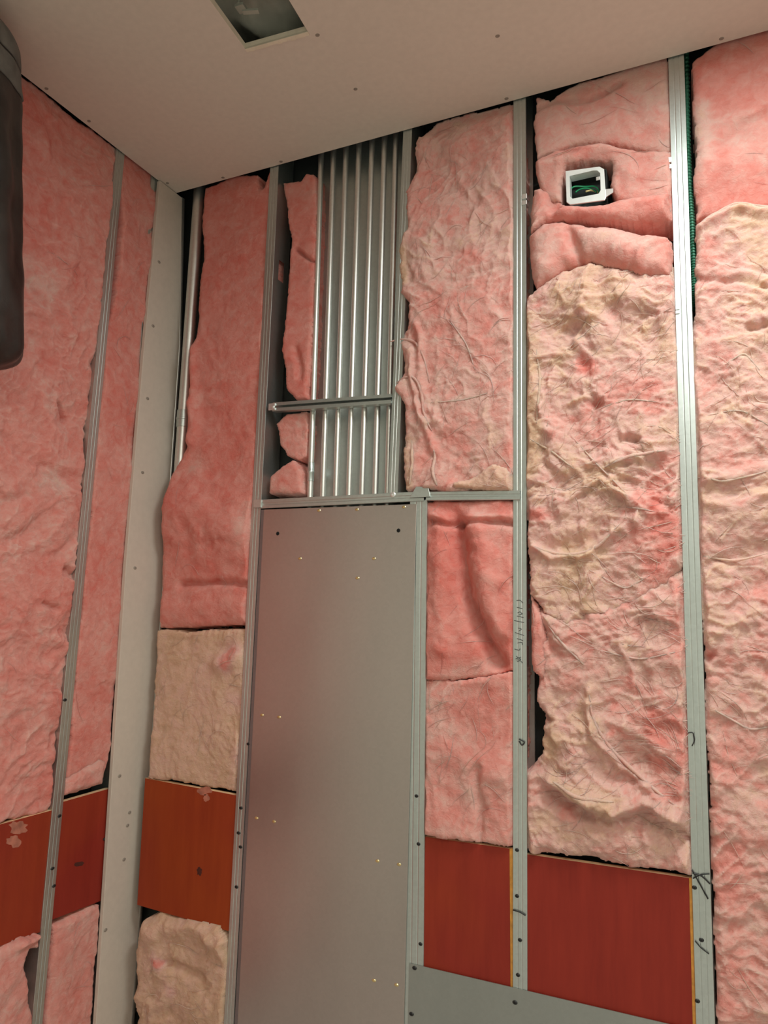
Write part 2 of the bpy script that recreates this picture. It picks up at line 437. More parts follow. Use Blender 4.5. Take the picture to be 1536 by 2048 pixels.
# ragged paper lip on the far edge of the cut-out
mbp = MB(); rr = random.Random(3); n = 14
for i in range(n):
    t0, t1 = i/n, (i+1)/n
    a = ca+ax*wid*t0; b = ca+ax*wid*t1; d0 = .010+.004*rr.random()
    vs = []
    for z in (ZC-.0025, ZC+.002):
        for q, dd in ((a, 0.0), (b, 0.0), (b, d0), (a, d0)):
            p = q-ay*dd; vs.append((p[0], p[1], z))
    mbp.add(vs, [(0, 1, 2, 3), (7, 6, 5, 4), (0, 4, 5, 1), (1, 5, 6, 2), (2, 6, 7, 3), (3, 7, 4, 0)])
mbp.build('cut_edge', M['gypcore'], CEIL)
for px, py in ((635, 70), (995, 72), (1443, 77), (711, 178), (93, 177), (178, 242), (335, 366), (446, 355), (562, 323), (1013, 197)):
    x, y = at_z(px, py, ZC)
    x = max(x, XL+.012); y = min(y, YB-.012)
    mb = MB(); vs = []
    for z, r in ((ZC-.0012, .0048), (ZC+.002, .0055)):
        vs += [(x+r*1.2*math.cos(t), y+r*math.sin(t), z) for t in np.linspace(0, 2*np.pi, 10, endpoint=False)]
    mb.add(vs, [tuple(reversed(range(10)))]+[(j, (j+1) % 10, 10+(j+1) % 10, 10+j) for j in range(10)])
    mb.build('screw', mat_plain('screw_head', (.30, .26, .22), .6) if 'screw_head' not in bpy.data.materials else bpy.data.materials['screw_head'], CEIL)

# things seen through the ceiling cut-out: a crumpled grey plastic sheet and a bracket
def ceiling_sheet():
    nx, ny = 36, 60; V = []; fs = []
    for j in range(ny):
        for i in range(nx):
            s_, t_ = i/(nx-1)*1.5-.25, j/(ny-1)*1.3-.12
            p = ca+ax*wid*s_+ay*HL*t_
            z = ZC+.060+.030*float(fbm(np.array([s_*2.2]), np.array([t_*4.0]), 4, 77)[0])+.02*abs(math.sin(7*t_+3*s_))
            V.append((p[0], p[1], z))
    for j in range(ny-1):
        for i in range(nx-1): fs.append((j*nx+i, (j+1)*nx+i, (j+1)*nx+i+1, j*nx+i+1))
    mb = MB(); mb.add(V, fs)
    c = ca+ax*wid*.5+ay*HL*.5
    o = mb.build('plastic_sheet', M['plastic'], origin=(c[0], c[1], ZC+.05), smooth=True)
    tag(o, 'crumpled dark grey plastic sheet lying above the ceiling cut-out', 'sheet')
    mb = MB(); p0 = ca+ax*wid*.20+ay*.075; p1 = ca+ax*wid*.42+ay*.065
    for (a, b, wd, z0, z1) in ((p0, p1, .006, ZC+.030, ZC+.036), (p0-ay*.005, p0+ay*.02, .012, ZC+.034, ZC+.042)):
        d = (b-a)/np.linalg.norm(b-a); nn = np.array((-d[1], d[0]))
        vs = [(*(q+nn*wd*s2), z) for z in (z0, z1) for q, s2 in ((a, -1), (b, -1), (b, 1), (a, 1))]
        mb.add(vs, [(3, 2, 1, 0), (4, 5, 6, 7), (0, 1, 5, 4), (1, 2, 6, 5), (2, 3, 7, 6), (3, 0, 4, 7)])
    # hanger rod up to the deck
    mb.tube([(*(p0+ay*.02), ZC+.04), (*(p0+ay*.02), CAVTOP)], .004, 8)
    tag(mb.build('hanger_bracket', M['plastic'], origin=(*p0, ZC+.03)), 'bent metal hanger bracket inside the ceiling cut-out', 'bracket')
ceiling_sheet()

# ---------------------------------------------------------------- steel studs
def stud(label, F, top, bot, wd=.036, web=1, depth=.092, holes=(), h=0.0, name='steel_stud', group='steel wall studs', grooves=True, cat='stud', z_top=None, z_bot=None, mat='stud', clampw=True):
    """top/bot: photo pixels on the centre line of the stud face"""
    (u1, z1), (u0, z0) = at(F, *top, h), at(F, *bot, h)
    k = (u1-u0)/(z1-z0); 
    if z_top is not None: u1 += k*(z_top-z1); z1 = z_top
    if z_bot is not None: u0 += k*(z_bot-z0); z0 = z_bot
    g = .0006; a = wd/2
    if clampw: STUDS.append((F, u0, z0, k, wd/2, z1))
    prof = [(-a*.98, -.009), (-a, -.0005), (-a*.97, 0)]
    if grooves: prof += [(-a*.42, 0), (-a*.32, -g), (-a*.22, 0), (a*.22, 0), (a*.32, -g), (a*.42, 0)]
    prof += [(a*.96, 0), (a, -.0012)]
    iw = len(prof)-1
    prof += [(a, -depth*.33), (a, -depth*.67), (a, -depth+.001), (-a, -depth), (-a, -depth+.009)]
    if web < 0: prof = [(-p, q) for p, q in prof]
    zz = [0.0]
    for hz in sorted(holes): zz += [hz-.035-z0, hz+.035-z0]
    zz += [z1-z0]
    V = []; fs = []; n = len(prof)
    for z in zz:
        for p, q in prof: V.append(F.p(u0+k*z+p, z0+z, h+q))
    for i in range(len(zz)-1):
        inhole = (i % 2 == 1)
        for j in range(n-1):
            if inhole and j == iw+1: continue
            f = (i*n+j, i*n+j+1, (i+1)*n+j+1, (i+1)*n+j)
            fs.append(f if web > 0 else f[::-1])
    mb = MB().add(V, fs)
    o = mb.build(name, M[mat], origin=F.p(u0, z0, 0))
    s = o.modifiers.new('sheet', 'SOLIDIFY'); s.thickness = .0009; s.offset = -1
    tag(o, label, cat, group); return o

ZT = CAVTOP-.005
S540 = stud('slim steel stud rising left of the row of vertical conduits', BACK, (549, 330), (513, 1005), .034, 1, holes=(at(BACK, 575, 525)[1],), z_top=ZT, z_bot=0.0)
S800 = stud('short steel stud on the right side of the row of conduits', BACK, (815, 268), (786, 978), .030, 1, z_top=ZT, z_bot=at(BACK, 786, 990)[1])
S845 = stud('steel stud along the right edge of the large sheet metal panel', BACK, (837, 1000), (828, 1925), .052, 1, z_bot=0.0)
S1040 = stud('narrow steel stud with black handwriting, second from the right', BACK, (1039, 203), (1040, 1976), .036, -1, z_top=ZT, z_bot=0.0)
S1380 = stud('bright steel stud at far right beside the green cable', BACK, (1352, 115), (1411, 2048), .039, -1, z_top=ZT, z_bot=0.0)
SLA = stud('thin steel stud between the two pink batts of the left wall', LEFT, (213, 600), (80, 1990), .036, -1, z_top=ZT, z_bot=0.0)
SLB = stud('steel stud half hidden behind the beige corner strip', LEFT, (283, 800), (215, 1900), .036, -1, z_top=ZT, z_bot=0.0, h=-.003, clampw=False)

# horizontal header track in two lengths
def track(label, a, b, ht, name='header_track', lip=.006, h=.004):
    (u0, z0), (u1, z1) = at(BACK, *a, h), at(BACK, *b, h)
    k = (z1-z0)/(u1-u0); V = []
    prof = [(ht/2-.002, -.05), (ht/2, -.001), (ht/2-.001, 0), (ht*.18, 0), (ht*.10, -.0015), (-ht*.10, -.0015), (-ht*.18, 0), (-ht/2+.001, 0), (-ht/2, -.001), (-ht/2+.002, -.05)]
    for u in (u0, u1):
        for p, q in prof: V.append(BACK.p(u, z0+k*(u-u0)+p, h+q))
    n = len(prof); fs = [(j, j+1, n+j+1, n+j) for j in range(n-1)]
    o = MB().add(V, fs).build(name, M['stud'], origin=BACK.p((u0+u1)/2, min(z0, z1)-ht/2, 0))
    s = o.modifiers.new('sheet', 'SOLIDIFY'); s.thickness = .001; s.offset = 0
    return tag(o, label, 'track', 'header tracks over the panel')
H1 = track('horizontal steel header track directly above the sheet metal panel', (522, 1008), (848, 992), .027)
H2 = track('short horizontal steel track from the panel corner to the lettered stud', (852, 992), (1040, 990), .024, h=.006)
u, z = at(BACK, 515, 1007, .007)
bevel(MB().box(BACK, u-.014, u+.014, z-.013, z+.013, .0085, .0035).build('end_tab', M['bead'], H1))
u, z = at(BACK, 840, 982, .007)
bevel(MB().prism(BACK, [(u-.03, z-.018), (u+.032, z-.018), (u+.026, z+.010), (u-.012, z+.013)], .0095, .0055).build('corner_tab', M['stud'], H1))
screw(BACK, 786, 989, .0055, H1, M['bright'], .008)

# ---------------------------------------------------------------- conduits and strut
def conduit(label, F, top, bot, r, h, z_top, z_bot, couplings=(), group=None, mat='conduit'):
    (u1, z1), (u0, z0) = at(F, *top, h), at(F, *bot, h)
    k = (u1-u0)/(z1-z0)
    P = lambda z: F.p(u0+k*(z-z0), z, h)
    o = MB().tube([P(z_bot), P(z_top)], r, 24).build('conduit', M[mat], origin=P(z_bot))
    smooth_by_angle(o); tag(o, label, 'conduit', group)
    for zc in couplings:
        mb = MB(); L = .03
        mb.tube([P(zc-L), P(zc-L+.001), P(zc-.004), P(zc-.003), P(zc+.003), P(zc+.004), P(zc+L-.001), P(zc+L)],
                [r*1.02, r*1.14, r*1.14, r*1.22, r*1.22, r*1.14, r*1.14, r*1.02], 24)
        c = mb.build('coupling', M['stud'], o); smooth_by_angle(c)
    return o
xs_t = (639.5, 664.3, 689.2, 715.0, 741.0, 766.0, 789.0); xs_b = (620.5, 646, 672, 698, 724.3, 750.5, 775)
ords = ('leftmost', 'second from the left', 'third from the left', 'middle', 'third from the right', 'second from the right', 'rightmost')
HC = -.034
zb = at(BACK, 680, 1010, HC)[1]
for i in range(7):
    cp = (at(BACK, 621, 944, HC)[1],) if i == 0 else ()
    conduit(f'galvanised vertical conduit above the panel, {ords[i]} of the seven', BACK, (xs_t[i], 400), (xs_b[i], 980), .0090, HC, ZT, zb-.03, cp, 'row of seven conduits')
bq = [at(BACK, *p, -.082) for p in ((636, 400), (812, 400), (788, 990), (616, 990))]
bsx = lambda a, b, z: (a[0]+(b[0]-a[0])*(z-a[1])/(b[1]-a[1]), z)
BACKSHEET = MB().prism(BACK, [bsx(bq[0], bq[3], ZT), bsx(bq[1], bq[2], ZT), bsx(bq[1], bq[2], zb-.03), bsx(bq[0], bq[3], zb-.03)], -.080, -.082).build('backing_sheet', M['stud'], origin=BACK.p(-1.03, zb-.03, -.081))
tag(BACKSHEET, 'flat grey sheet metal backing behind the row of conduits', 'panel')
HK = -.045
conduit('thick bright conduit in the corner behind the beige strip', BACK, (396, 420), (366, 850), .020, HK, ZT, at(BACK, 360, 1010, HK)[1],
        (at(BACK, 369, 838, HK)[1],), None, 'conduit')

def strut():
    h = .002
    (u0, z0), (u1, z1) = at(BACK, 545, 814, h), at(BACK, 783, 797, h); k = (z1-z0)/(u1-u0); a = .0135
    prof = [(a*.35, -.004), (a*.35, 0), (a, 0), (a, -.020), (-a, -.020), (-a, 0), (-a*.35, 0), (-a*.35, -.004)]
    V = [BACK.p(u, z0+k*(u-u0)+p, h+q) for u in (u0, u1) for p, q in prof]; n = len(prof)
    o = MB().add(V, [(j, n+j, n+j+1, j+1) for j in range(n-1)]).build('strut_channel', M['stud'], origin=BACK.p((u0+u1)/2, z0-a, 0))
    s = o.modifiers.new('sheet', 'SOLIDIFY'); s.thickness = .002; s.offset = 0
    tag(o, 'slotted horizontal strut channel clamped across the conduits', 'strut')
    mb = MB(); c = BACK.p(u0-.004, z0+.002, .004); mb.box(BACK, u0-.012, u0+.012, z0-.011, z0+.011, .007, .002)
    bevel(mb.build('end_clip', M['bright'], o))
    screw(BACK, 546, 814, .007, o, M['bright'], .005)
    return o
strut()

# ---------------------------------------------------------------- sheet metal panels
hp = .003
pp = [at(BACK, *q, hp) for q in ((528, 1019), (833, 1008), (808, 2048), (475, 2048))]
def ext(p, q, z): t = (z-p[1])/(q[1]-p[1]); return (p[0]+(q[0]-p[0])*t, z)
poly = [pp[0], pp[1], ext(pp[1], pp[2], .02), ext(pp[0], pp[3], .02)]
PANEL = MB().prism(BACK, poly, hp, hp-.0022).build('sheet_metal_panel', M['sheet'], origin=BACK.p(-1.05, .02, 0))
bevel(PANEL, .0007); tag(PANEL, 'tall dull grey sheet metal panel with small screws', 'panel')
# folded left return of the panel: a slim raised hem
a0, a1 = pp[0], ext(pp[0], pp[3], .02)
bevel(MB().prism(BACK, [(a0[0]-.012, a0[1]), (a0[0]+.003, a0[1]), (a1[0]+.003, .02), (a1[0]-.012, .02)], hp-.0015, hp-.010).build('hem', mat_metal('hem_steel', (.30, .28, .29), .5), PANEL))
for px, py in ((600, 1117), (748, 1117), (715, 1156), (638, 1021), (714, 1019), (808, 1014), (524, 1430), (558, 1434), (513, 1636), (548, 1643), (755, 1722), (798, 1729), (748, 1961), (793, 1970)):
    screw(BACK, px, py, hp, PANEL, M['gold'], .0042, 1.5)
for px, py in ((555.5, 1067), (797, 1061)):
    screw(BACK, px, py, hp, PANEL, M['hole'], .0058, 1.0, 'bolt_hole')
pq = [at(BACK, *q, .0015) for q in ((818, 1926), (1398, 2062))]
LOWER = MB().prism(BACK, [pq[0], pq[1], (at(BACK, 1398, 2062, .0015)[0]+.005, .02), (pq[0][0], .02)], .0022, .0002).build('lower_sheet_panel', mat_metal('lower_sheet', (.42, .45, .43), .42, .10, .04), origin=BACK.p(-.45, .02, 0))
tag(LOWER, 'low wide green-grey sheet metal strip under the red plywood', 'panel')
for px, py in ((829, 1936), (1030, 2005), (823, 2028)): screw(BACK, px, py, .0022, LOWER, M['black'], .005, 1.3)

# ---------------------------------------------------------------- plywood blocking
def ply(label, F, q, front=-.004, tone=0.0, th=.018):
    pts = [at(F, *p, front) for p in q]
    if F is LEFT: pts = [(max(u_, LY0+.012), z_) for u_, z_ in pts]
    o = MB().prism(F, pts, front, front-th, 0, 1).build('plywood_board', [M['ply'], M['plyedge']], origin=F.p(np.mean([p[0] for p in pts]), min(p[1] for p in pts), front))
    a = o.data.attributes.new('tone', 'FLOAT', 'POINT'); a.data.foreach_set('value', [tone]*len(o.data.vertices))
    bevel(o, .0012); return tag(o, label, 'plywood', 'red plywood blocking between studs')
P0 = ply('orange-red plywood board between the corner strip and the panel', BACK, ((290, 1556), (476, 1591), (462, 1864), (274, 1810)), -.004, .75)
P1 = ply('red plywood board between the panel and the lettered stud', BACK, ((850, 1673), (1027, 1698), (1028, 1990), (846, 1945)), -.004, .2)
P2 = ply('wide dark red plywood board between the two right studs', BACK, ((1053, 1708), (1386, 1757), (1396, 2080), (1050, 1996)), -.004, .05)
P3 = ply('brownish red plywood board at the left edge, beside the left stud', LEFT, ((-1000, 1920), (105, 1620), (88, 1862), (-1000, 2242)), -.004, .3)
P4 = ply('narrow red plywood board between the left stud and the corner strip', LEFT, ((120, 1605), (222, 1576), (212, 1798), (104, 1840)), -.004, .05)
# light painted as orange bands along the right edges of two boards
for P, q in ((P1, ((1019, 1697), (1027, 1698), (1028, 1977), (1021, 1975))), (P2, ((1378, 1756), (1386, 1757), (1396, 2070), (1386, 2070)))):
    o = MB().prism(BACK, [at(BACK, *p, -.003) for p in q], -.0034, -.006).build('lit_edge_band', mat_plain('painted_lit_edge', (.50, .22, .035), .7, 0, .25, 70) if 'painted_lit_edge' not in bpy.data.materials else bpy.data.materials['painted_lit_edge'], P)

# ---------------------------------------------------------------- corner strip of drywall
sq = [at(LEFT, *q, .010) for q in ((318, 366), (364, 390), (357, 700), (327, 1133), (262, 2048), (190, 2048), (250, 1133), (286, 700))]
bot = ext(sq[3], sq[4], .01); bl = ext(sq[6], sq[5], .01)
zt = ZC-.003
pts = [(sq[0][0], zt), (sq[1][0], zt), sq[2], sq[3], bot, bl, sq[6], sq[7]]
STRIP = MB().prism(LEFT, pts, .014, .0005).build('corner_strip', M['strip'], origin=LEFT.p(sq[4][0], .01, 0))
bevel(STRIP, .0015); tag(STRIP, 'tall beige drywall strip standing in the room corner', 'drywall strip')
eb = [pts[1], pts[2], pts[3], pts[4]]
mb = MB(); W = .014
prof = [(-.004, .0150), (.004, .0165), (.009, .0150), (.012, .010), (.013, -.02)]
V = [LEFT.p(u+p, z, h) for u, z in eb for p, h in prof]; n = len(prof)
fs = [(i*n+j, (i+1)*n+j, (i+1)*n+j+1, i*n+j+1) for i in range(3) for j in range(n-1)]
o = mb.add(V, fs).build('corner_bead', M['bead'], STRIP); s = o.modifiers.new('t', 'SOLIDIFY'); s.thickness = .0012; s.offset = 0
smooth_by_angle(o, 60)
for px, py in ((318, 524), (306, 652), (295, 797), (285, 945), (270, 1136), (239, 1552), (259, 1625), (255, 1651), (248, 1719), (211, 1860)):
    screw(LEFT, px, py, .014, STRIP, bpy.data.materials['screw_head'], .0052, 1.4)

# ---------------------------------------------------------------- insulation, back wall
WB = 'pink glass wool batts of the back wall'; WL = 'pink glass wool batts of the left wall'
batt('smooth dusky pink batt right of the corner conduit, reaching the ceiling', BACK,
     [(404, 372), (470, 346), (518, 344), (524, 372), (536, 338), (550, 330), (546, 500), (532, 800), (515, 1010), (500, 1255), (400, 1256), (312, 1262), (322, 1080), (333, 1000), (343, 945), (368, 890), (374, 800), (388, 680), (398, 520)],
     -.004, seed=11, big=.012, wrinkle=.006, strand=.002, ang=85, ratio=.6, tone=.16, tvar=.10, w=.03, group=WB, fibres=30,
     folds=[([(350, 1010), (480, 1060)], .10, .030), ([(360, 1172), (440, 1168), (500, 1160)], .012, -.022), ([(384, 700), (378, 880)], .03, .02), ([(330, 1215), (490, 1215)], .04, .012)],
     patches=[([(490, 1060), (495, 1010)], .03, .25), ([(350, 950), (400, 930)], .03, .2)])
batt('tan fibrous batt with a pink tuft, above the orange-red plywood', BACK,
     [(310, 1256), (400, 1258), (498, 1254), (490, 1400), (474, 1592), (380, 1574), (296, 1558)], -.006, seed=12, big=.008, wrinkle=.008, strand=.005, ang=60, ratio=1.2,
     tone=.86, tvar=.10, w=.02, group=WB, fibres=120, patches=[([(455, 1325), (470, 1300)], .025, -.7), ([(480, 1500), (478, 1580)], .03, -.35), ([(470, 1400)], .03, -.3)],
     folds=[([(440, 1330), (480, 1310)], .03, .02)])
batt('cream tan crumpled batt under the orange-red plywood', BACK,
     [(286, 1838), (320, 1822), (400, 1838), (440, 1846), (458, 1880), (456, 2048), (430, 2700), (200, 2700), (262, 2048), (268, 1905)], .004, seed=13, big=.012, wrinkle=.016, strand=.008, ang=35, ratio=1.3,
     tone=.88, tvar=.12, w=.03, group=WB, fibres=150, patches=[([(312, 1920), (318, 1928)], .014, -.8), ([(340, 1985)], .02, -.4)],
     folds=[([(300, 1860), (390, 1850), (450, 1890)], .03, .02), ([(330, 1930), (400, 1960)], .015, -.02)])
# narrow pieces left of the conduits
batt('narrow pink batt strip squeezed between the left stud and the conduits', BACK,
     [(560, 360), (600, 356), (610, 342), (634, 343), (629, 560), (617, 800), (590, 806), (570, 780), (562, 700), (572, 560), (578, 480), (570, 420)],
     -.014, seed=14, big=.010, wrinkle=.008, strand=.002, ang=80, ratio=.7, tone=.16, tvar=.12, w=.018, edge=.004, group=WB, folds=[([(590, 500), (625, 515)], .008, -.02), ([(600, 745), (590, 700)], .012, -.012)])
batt('small torn pink batt scrap below the strut, left of the conduits', BACK,
     [(548, 845), (575, 824), (616, 818), (613, 912), (600, 925), (572, 915), (554, 890)], -.022, seed=15, big=.012, wrinkle=.012, strand=.003, tone=.24, w=.02, edge=.005, freq=1.6, group=WB)
batt('pointed pink batt scrap resting on the header track by the conduits', BACK,
     [(533, 990), (535, 950), (560, 930), (586, 912), (604, 940), (607, 990)], -.012, seed=16, big=.010, wrinkle=.008, strand=.003, tone=.26, w=.02, edge=.004, freq=1.6, group=WB)
# bay between the short stud and the lettered stud
batt('large pale pink shaggy batt filling the bay right of the conduits', BACK,
     [(832, 250), (842, 266), (872, 236), (960, 215), (1008, 200), (1034, 195), (1042, 320), (1044, 600), (1042, 965), (1000, 985), (905, 988), (804, 988), (804, 900), (808, 810), (786, 778), (806, 745), (800, 705), (780, 682), (808, 655), (814, 610), (796, 588), (789, 540), (792, 495), (808, 455), (806, 380), (826, 340)],
     .006, seed=21, big=.014, wrinkle=.015, strand=.010, ang=75, ratio=.75, tone=.44, tvar=.14, w=.022, edge=.007, group=WB, fibres=420,
     patches=[([(800, 500), (806, 560)], .016, .5), ([(815, 880), (815, 970)], .02, .45), ([(940, 500), (955, 520)], .02, -.25), ([(870, 720), (1000, 760)], .05, -.12)],
     folds=[([(850, 300), (930, 285), (1000, 275)], .05, .012), ([(890, 900), (960, 960)], .05, -.015), ([(830, 660), (850, 780)], .012, .015), ([(815, 700), (850, 850), (860, 900)], .010, .014)])
batt('small greyish tan tuft lying on the short right header track', BACK,
     [(898, 976), (905, 962), (945, 950), (985, 922), (1015, 930), (1032, 955), (1032, 982), (960, 984)], .018, T=.10, seed=22, big=.010, wrinkle=.012, strand=.005, tone=.80, w=.022, edge=.005, freq=1.8, group=WB, fibres=20)
batt('deep pink batt with a vertical fold, under the short header track', BACK,
     [(838, 1000), (900, 994), (1034, 994), (1044, 1100), (1042, 1345), (980, 1356), (900, 1366), (836, 1366)], .000, seed=23, big=.012, wrinkle=.009, strand=.003, ang=80, ratio=.6, tone=.14, tvar=.11, w=.02, group=WB, fibres=60,
     folds=[([(918, 1040), (930, 1150), (960, 1260), (990, 1330)], .022, -.045), ([(950, 1050), (970, 1130), (1000, 1250)], .035, .028), ([(880, 1050), (885, 1300)], .03, .018), ([(860, 1035), (1020, 1030)], .012, .012), ([(860, 1047), (1020, 1045)], .010, -.02)],
     patches=[([(960, 1040), (1000, 1060)], .04, .2), ([(980, 1335), (900, 1350)], .03, .25)])
batt('light pink batt resting on the plywood right of the panel', BACK,
     [(836, 1350), (900, 1358), (985, 1346), (1042, 1336), (1042, 1500), (1038, 1702), (950, 1690), (836, 1672)], .004, seed=24, big=.012, wrinkle=.010, strand=.005, ang=70, ratio=.8, tone=.36, tvar=.14, w=.018, group=WB, fibres=150,
     folds=[([(960, 1530), (965, 1680)], .010, -.016), ([(870, 1500), (1010, 1540)], .03, .01)], patches=[([(865, 1420), (880, 1460)], .03, .15)])
# bay between the two right studs
batt('pale pink batt piece tucked under the ceiling above the electrical box', BACK,
     [(1072, 190), (1100, 196), (1160, 160), (1250, 130), (1338, 104), (1352, 200), (1352, 312), (1290, 300), (1210, 292), (1150, 294), (1070, 326), (1064, 250)], -.006, seed=31, big=.010, wrinkle=.007, strand=.002, ang=-8, ratio=1.6, tone=.46, tvar=.12, w=.022, group=WB, fibres=30,
     folds=[([(1080, 215), (1180, 195), (1230, 170)], .012, -.015), ([(1100, 260), (1320, 240)], .04, .012)])
batt('pink batt piece folded around the electrical box', BACK,
     [(1066, 322), (1110, 296), (1180, 280), (1260, 288), (1352, 292), (1354, 430), (1290, 432), (1228, 402), (1217, 370), (1216, 328), (1190, 326), (1134, 336), (1126, 372), (1128, 410), (1086, 400), (1070, 360)], .004, seed=32, big=.010, wrinkle=.010, strand=.002, ang=-8, ratio=1.6, tone=.40, tvar=.12, w=.022, group=WB, fibres=30,
     folds=[([(1080, 335), (1180, 305), (1220, 300)], .018, .010), ([(1240, 340), (1340, 350)], .02, .008)], patches=[([(1120, 310), (1180, 305)], .02, -.2)])
batt('rolled pink batt fold directly below the electrical box', BACK,
     [(1058, 366), (1080, 358), (1110, 372), (1130, 402), (1204, 400), (1240, 388), (1356, 372), (1356, 436), (1290, 446), (1230, 448), (1150, 436), (1090, 446), (1052, 470), (1050, 420)], .024, T=.10, seed=33, big=.010, wrinkle=.012, strand=.002, ang=-8, tone=.28, tvar=.08, w=.034, edge=.004, group=WB,
     folds=[([(1095, 392), (1110, 410)], .014, -.03), ([(1140, 424), (1220, 428), (1330, 402)], .025, .012)], patches=[([(1065, 380), (1062, 440)], .03, .18)])
batt('thick pink batt roll sagging under the first fold', BACK,
     [(1048, 462), (1080, 434), (1120, 428), (1170, 440), (1240, 444), (1290, 456), (1340, 466), (1354, 496), (1344, 552), (1280, 550), (1230, 536), (1180, 520), (1130, 530), (1100, 555), (1062, 580), (1050, 520)], .034, T=.11, seed=34, big=.012, wrinkle=.014, strand=.002, ang=12, tone=.32, tvar=.08, w=.04, edge=.004, group=WB,
     folds=[([(1128, 456), (1140, 485), (1150, 515)], .012, -.022), ([(1090, 465), (1085, 530)], .025, .010), ([(1170, 470), (1290, 500)], .03, .012)], patches=[([(1180, 470), (1300, 500)], .035, .22), ([(1080, 480), (1080, 540)], .03, .2)])
batt('long shaggy tan and pink batt between the two right studs', BACK,
     [(1034, 605), (1070, 572), (1110, 540), (1180, 520), (1240, 530), (1280, 470), (1352, 466), (1360, 560), (1366, 625), (1370, 800), (1382, 1000), (1388, 1120), (1340, 1180), (1290, 1210), (1220, 1236), (1130, 1262), (1090, 1230), (1052, 1190), (1050, 1060), (1040, 1000), (1034, 880), (1036, 760), (1030, 660)],
     .010, T=.10, seed=35, big=.018, wrinkle=.021, strand=.016, ang=8, ratio=2.0, tone=.56, tvar=.20, w=.028, edge=.008, group=WB, fibres=900,
     patches=[([(1056, 640), (1060, 760), (1062, 920)], .026, .42), ([(1065, 1030), (1080, 1030)], .022, -.5), ([(1160, 720), (1175, 735)], .02, -.5), ([(1260, 780), (1320, 800)], .05, -.25), ([(1130, 590), (1250, 590)], .05, .22), ([(1280, 1000), (1330, 1120)], .06, -.3), ([(1120, 1180), (1160, 1120)], .05, .25)],
     folds=[([(1100, 660), (1180, 650)], .02, -.022), ([(1070, 1090), (1110, 1110), (1180, 1105), (1230, 1060)], .009, .020), ([(1110, 1085), (1180, 1085)], .022, -.018), ([(1260, 872), (1275, 878)], .010, -.03), ([(1110, 740), (1080, 830)], .010, .016), ([(1225, 930), (1330, 905)], .009, .016), ([(1110, 590), (1250, 600)], .05, .02)])
batt('pink batt with a drooping torn flap above the wide dark red plywood', BACK,
     [(1062, 1200), (1110, 1225), (1200, 1215), (1270, 1185), (1330, 1150), (1392, 1110), (1396, 1350), (1402, 1560), (1402, 1640), (1400, 1765), (1300, 1742), (1230, 1738), (1180, 1724), (1048, 1712), (1036, 1660), (1040, 1550), (1078, 1500), (1082, 1440), (1066, 1400), (1072, 1300)],
     .012, T=.10, seed=36, big=.018, wrinkle=.019, strand=.014, ang=-22, ratio=1.8, tone=.46, tvar=.18, w=.028, edge=.007, group=WB, fibres=700,
     patches=[([(1090, 1490), (1110, 1540)], .03, .4), ([(1060, 1290), (1075, 1380)], .02, -.2), ([(1120, 1570), (1220, 1610)], .03, .3), ([(1090, 1650), (1160, 1700)], .04, .3), ([(1180, 1350), (1180, 1470)], .03, .2), ([(1300, 1470), (1350, 1450)], .05, -.15)],
     folds=[([(1110, 1562), (1160, 1590), (1230, 1620), (1290, 1600), (1385, 1650)], .018, .034), ([(1110, 1600), (1200, 1640), (1290, 1650), (1380, 1685)], .028, -.030), ([(1180, 1380), (1190, 1470), (1250, 1540), (1330, 1600)], .011, .022), ([(1085, 1432), (1096, 1440)], .010, -.03), ([(1070, 1240), (1110, 1300)], .016, -.02), ([(1270, 1300), (1380, 1330)], .04, .015)])
batt('thin pink batt wisp bulging past the lettered stud', BACK,
     [(1052, 1185), (1064, 1180), (1080, 1210), (1094, 1245), (1098, 1300), (1104, 1340), (1086, 1370), (1056, 1345), (1054, 1260)], .022, T=.10, seed=37, big=.008, wrinkle=.010, strand=.005, ang=80, tone=.34, w=.022, edge=.004, freq=1.7, group=WB, fibres=20)
# bay right of the far stud
batt('smooth pink batt in the top right corner under the ceiling', BACK,
     [(1380, 120), (1440, 70), (1536, 40), (1700, 0), (1700, 360), (1536, 420), (1450, 430), (1400, 440), (1386, 450), (1384, 300), (1378, 200)], -.006, seed=41, big=.014, wrinkle=.007, strand=.002, ang=30, ratio=1.4, tone=.22, tvar=.10, w=.03, group=WB, fibres=40,
     folds=[([(1440, 280), (1536, 230)], .018, -.010), ([(1420, 340), (1536, 320)], .06, .02)], patches=[([(1400, 220), (1400, 350)], .03, .35), ([(1470, 270), (1520, 330)], .05, .15)])
batt('tall tan and pink batt along the right edge of the photo', BACK,
     [(1384, 446), (1420, 424), (1470, 400), (1536, 405), (1700, 390), (1800, 2700), (1440, 2700), (1430, 2048), (1404, 1500), (1392, 1200), (1380, 900), (1374, 700), (1384, 560)], .012, T=.10, seed=42, big=.018, wrinkle=.019, strand=.014, ang=-6, ratio=2.2, tone=.56, tvar=.20, w=.026, edge=.007, group=WB, fibres=900,
     patches=[([(1450, 1200), (1500, 1300)], .12, -.15), ([(1450, 1600), (1500, 1900)], .16, -.2), ([(1420, 650), (1430, 720)], .05, -.2), ([(1410, 480), (1440, 530)], .04, -.2), ([(1480, 470), (1520, 560)], .08, .2), ([(1440, 1150), (1500, 1120)], .04, .2), ([(1420, 1310)], .012, -.5)],
     folds=[([(1400, 455), (1460, 425), (1536, 428)], .012, .02), ([(1395, 545), (1420, 560), (1536, 570)], .009, -.015), ([(1500, 655), (1536, 640)], .012, -.02), ([(1410, 960), (1536, 930)], .014, .014), ([(1410, 1130), (1536, 1100)], .02, -.014), ([(1420, 1310)], .012, -.02)])
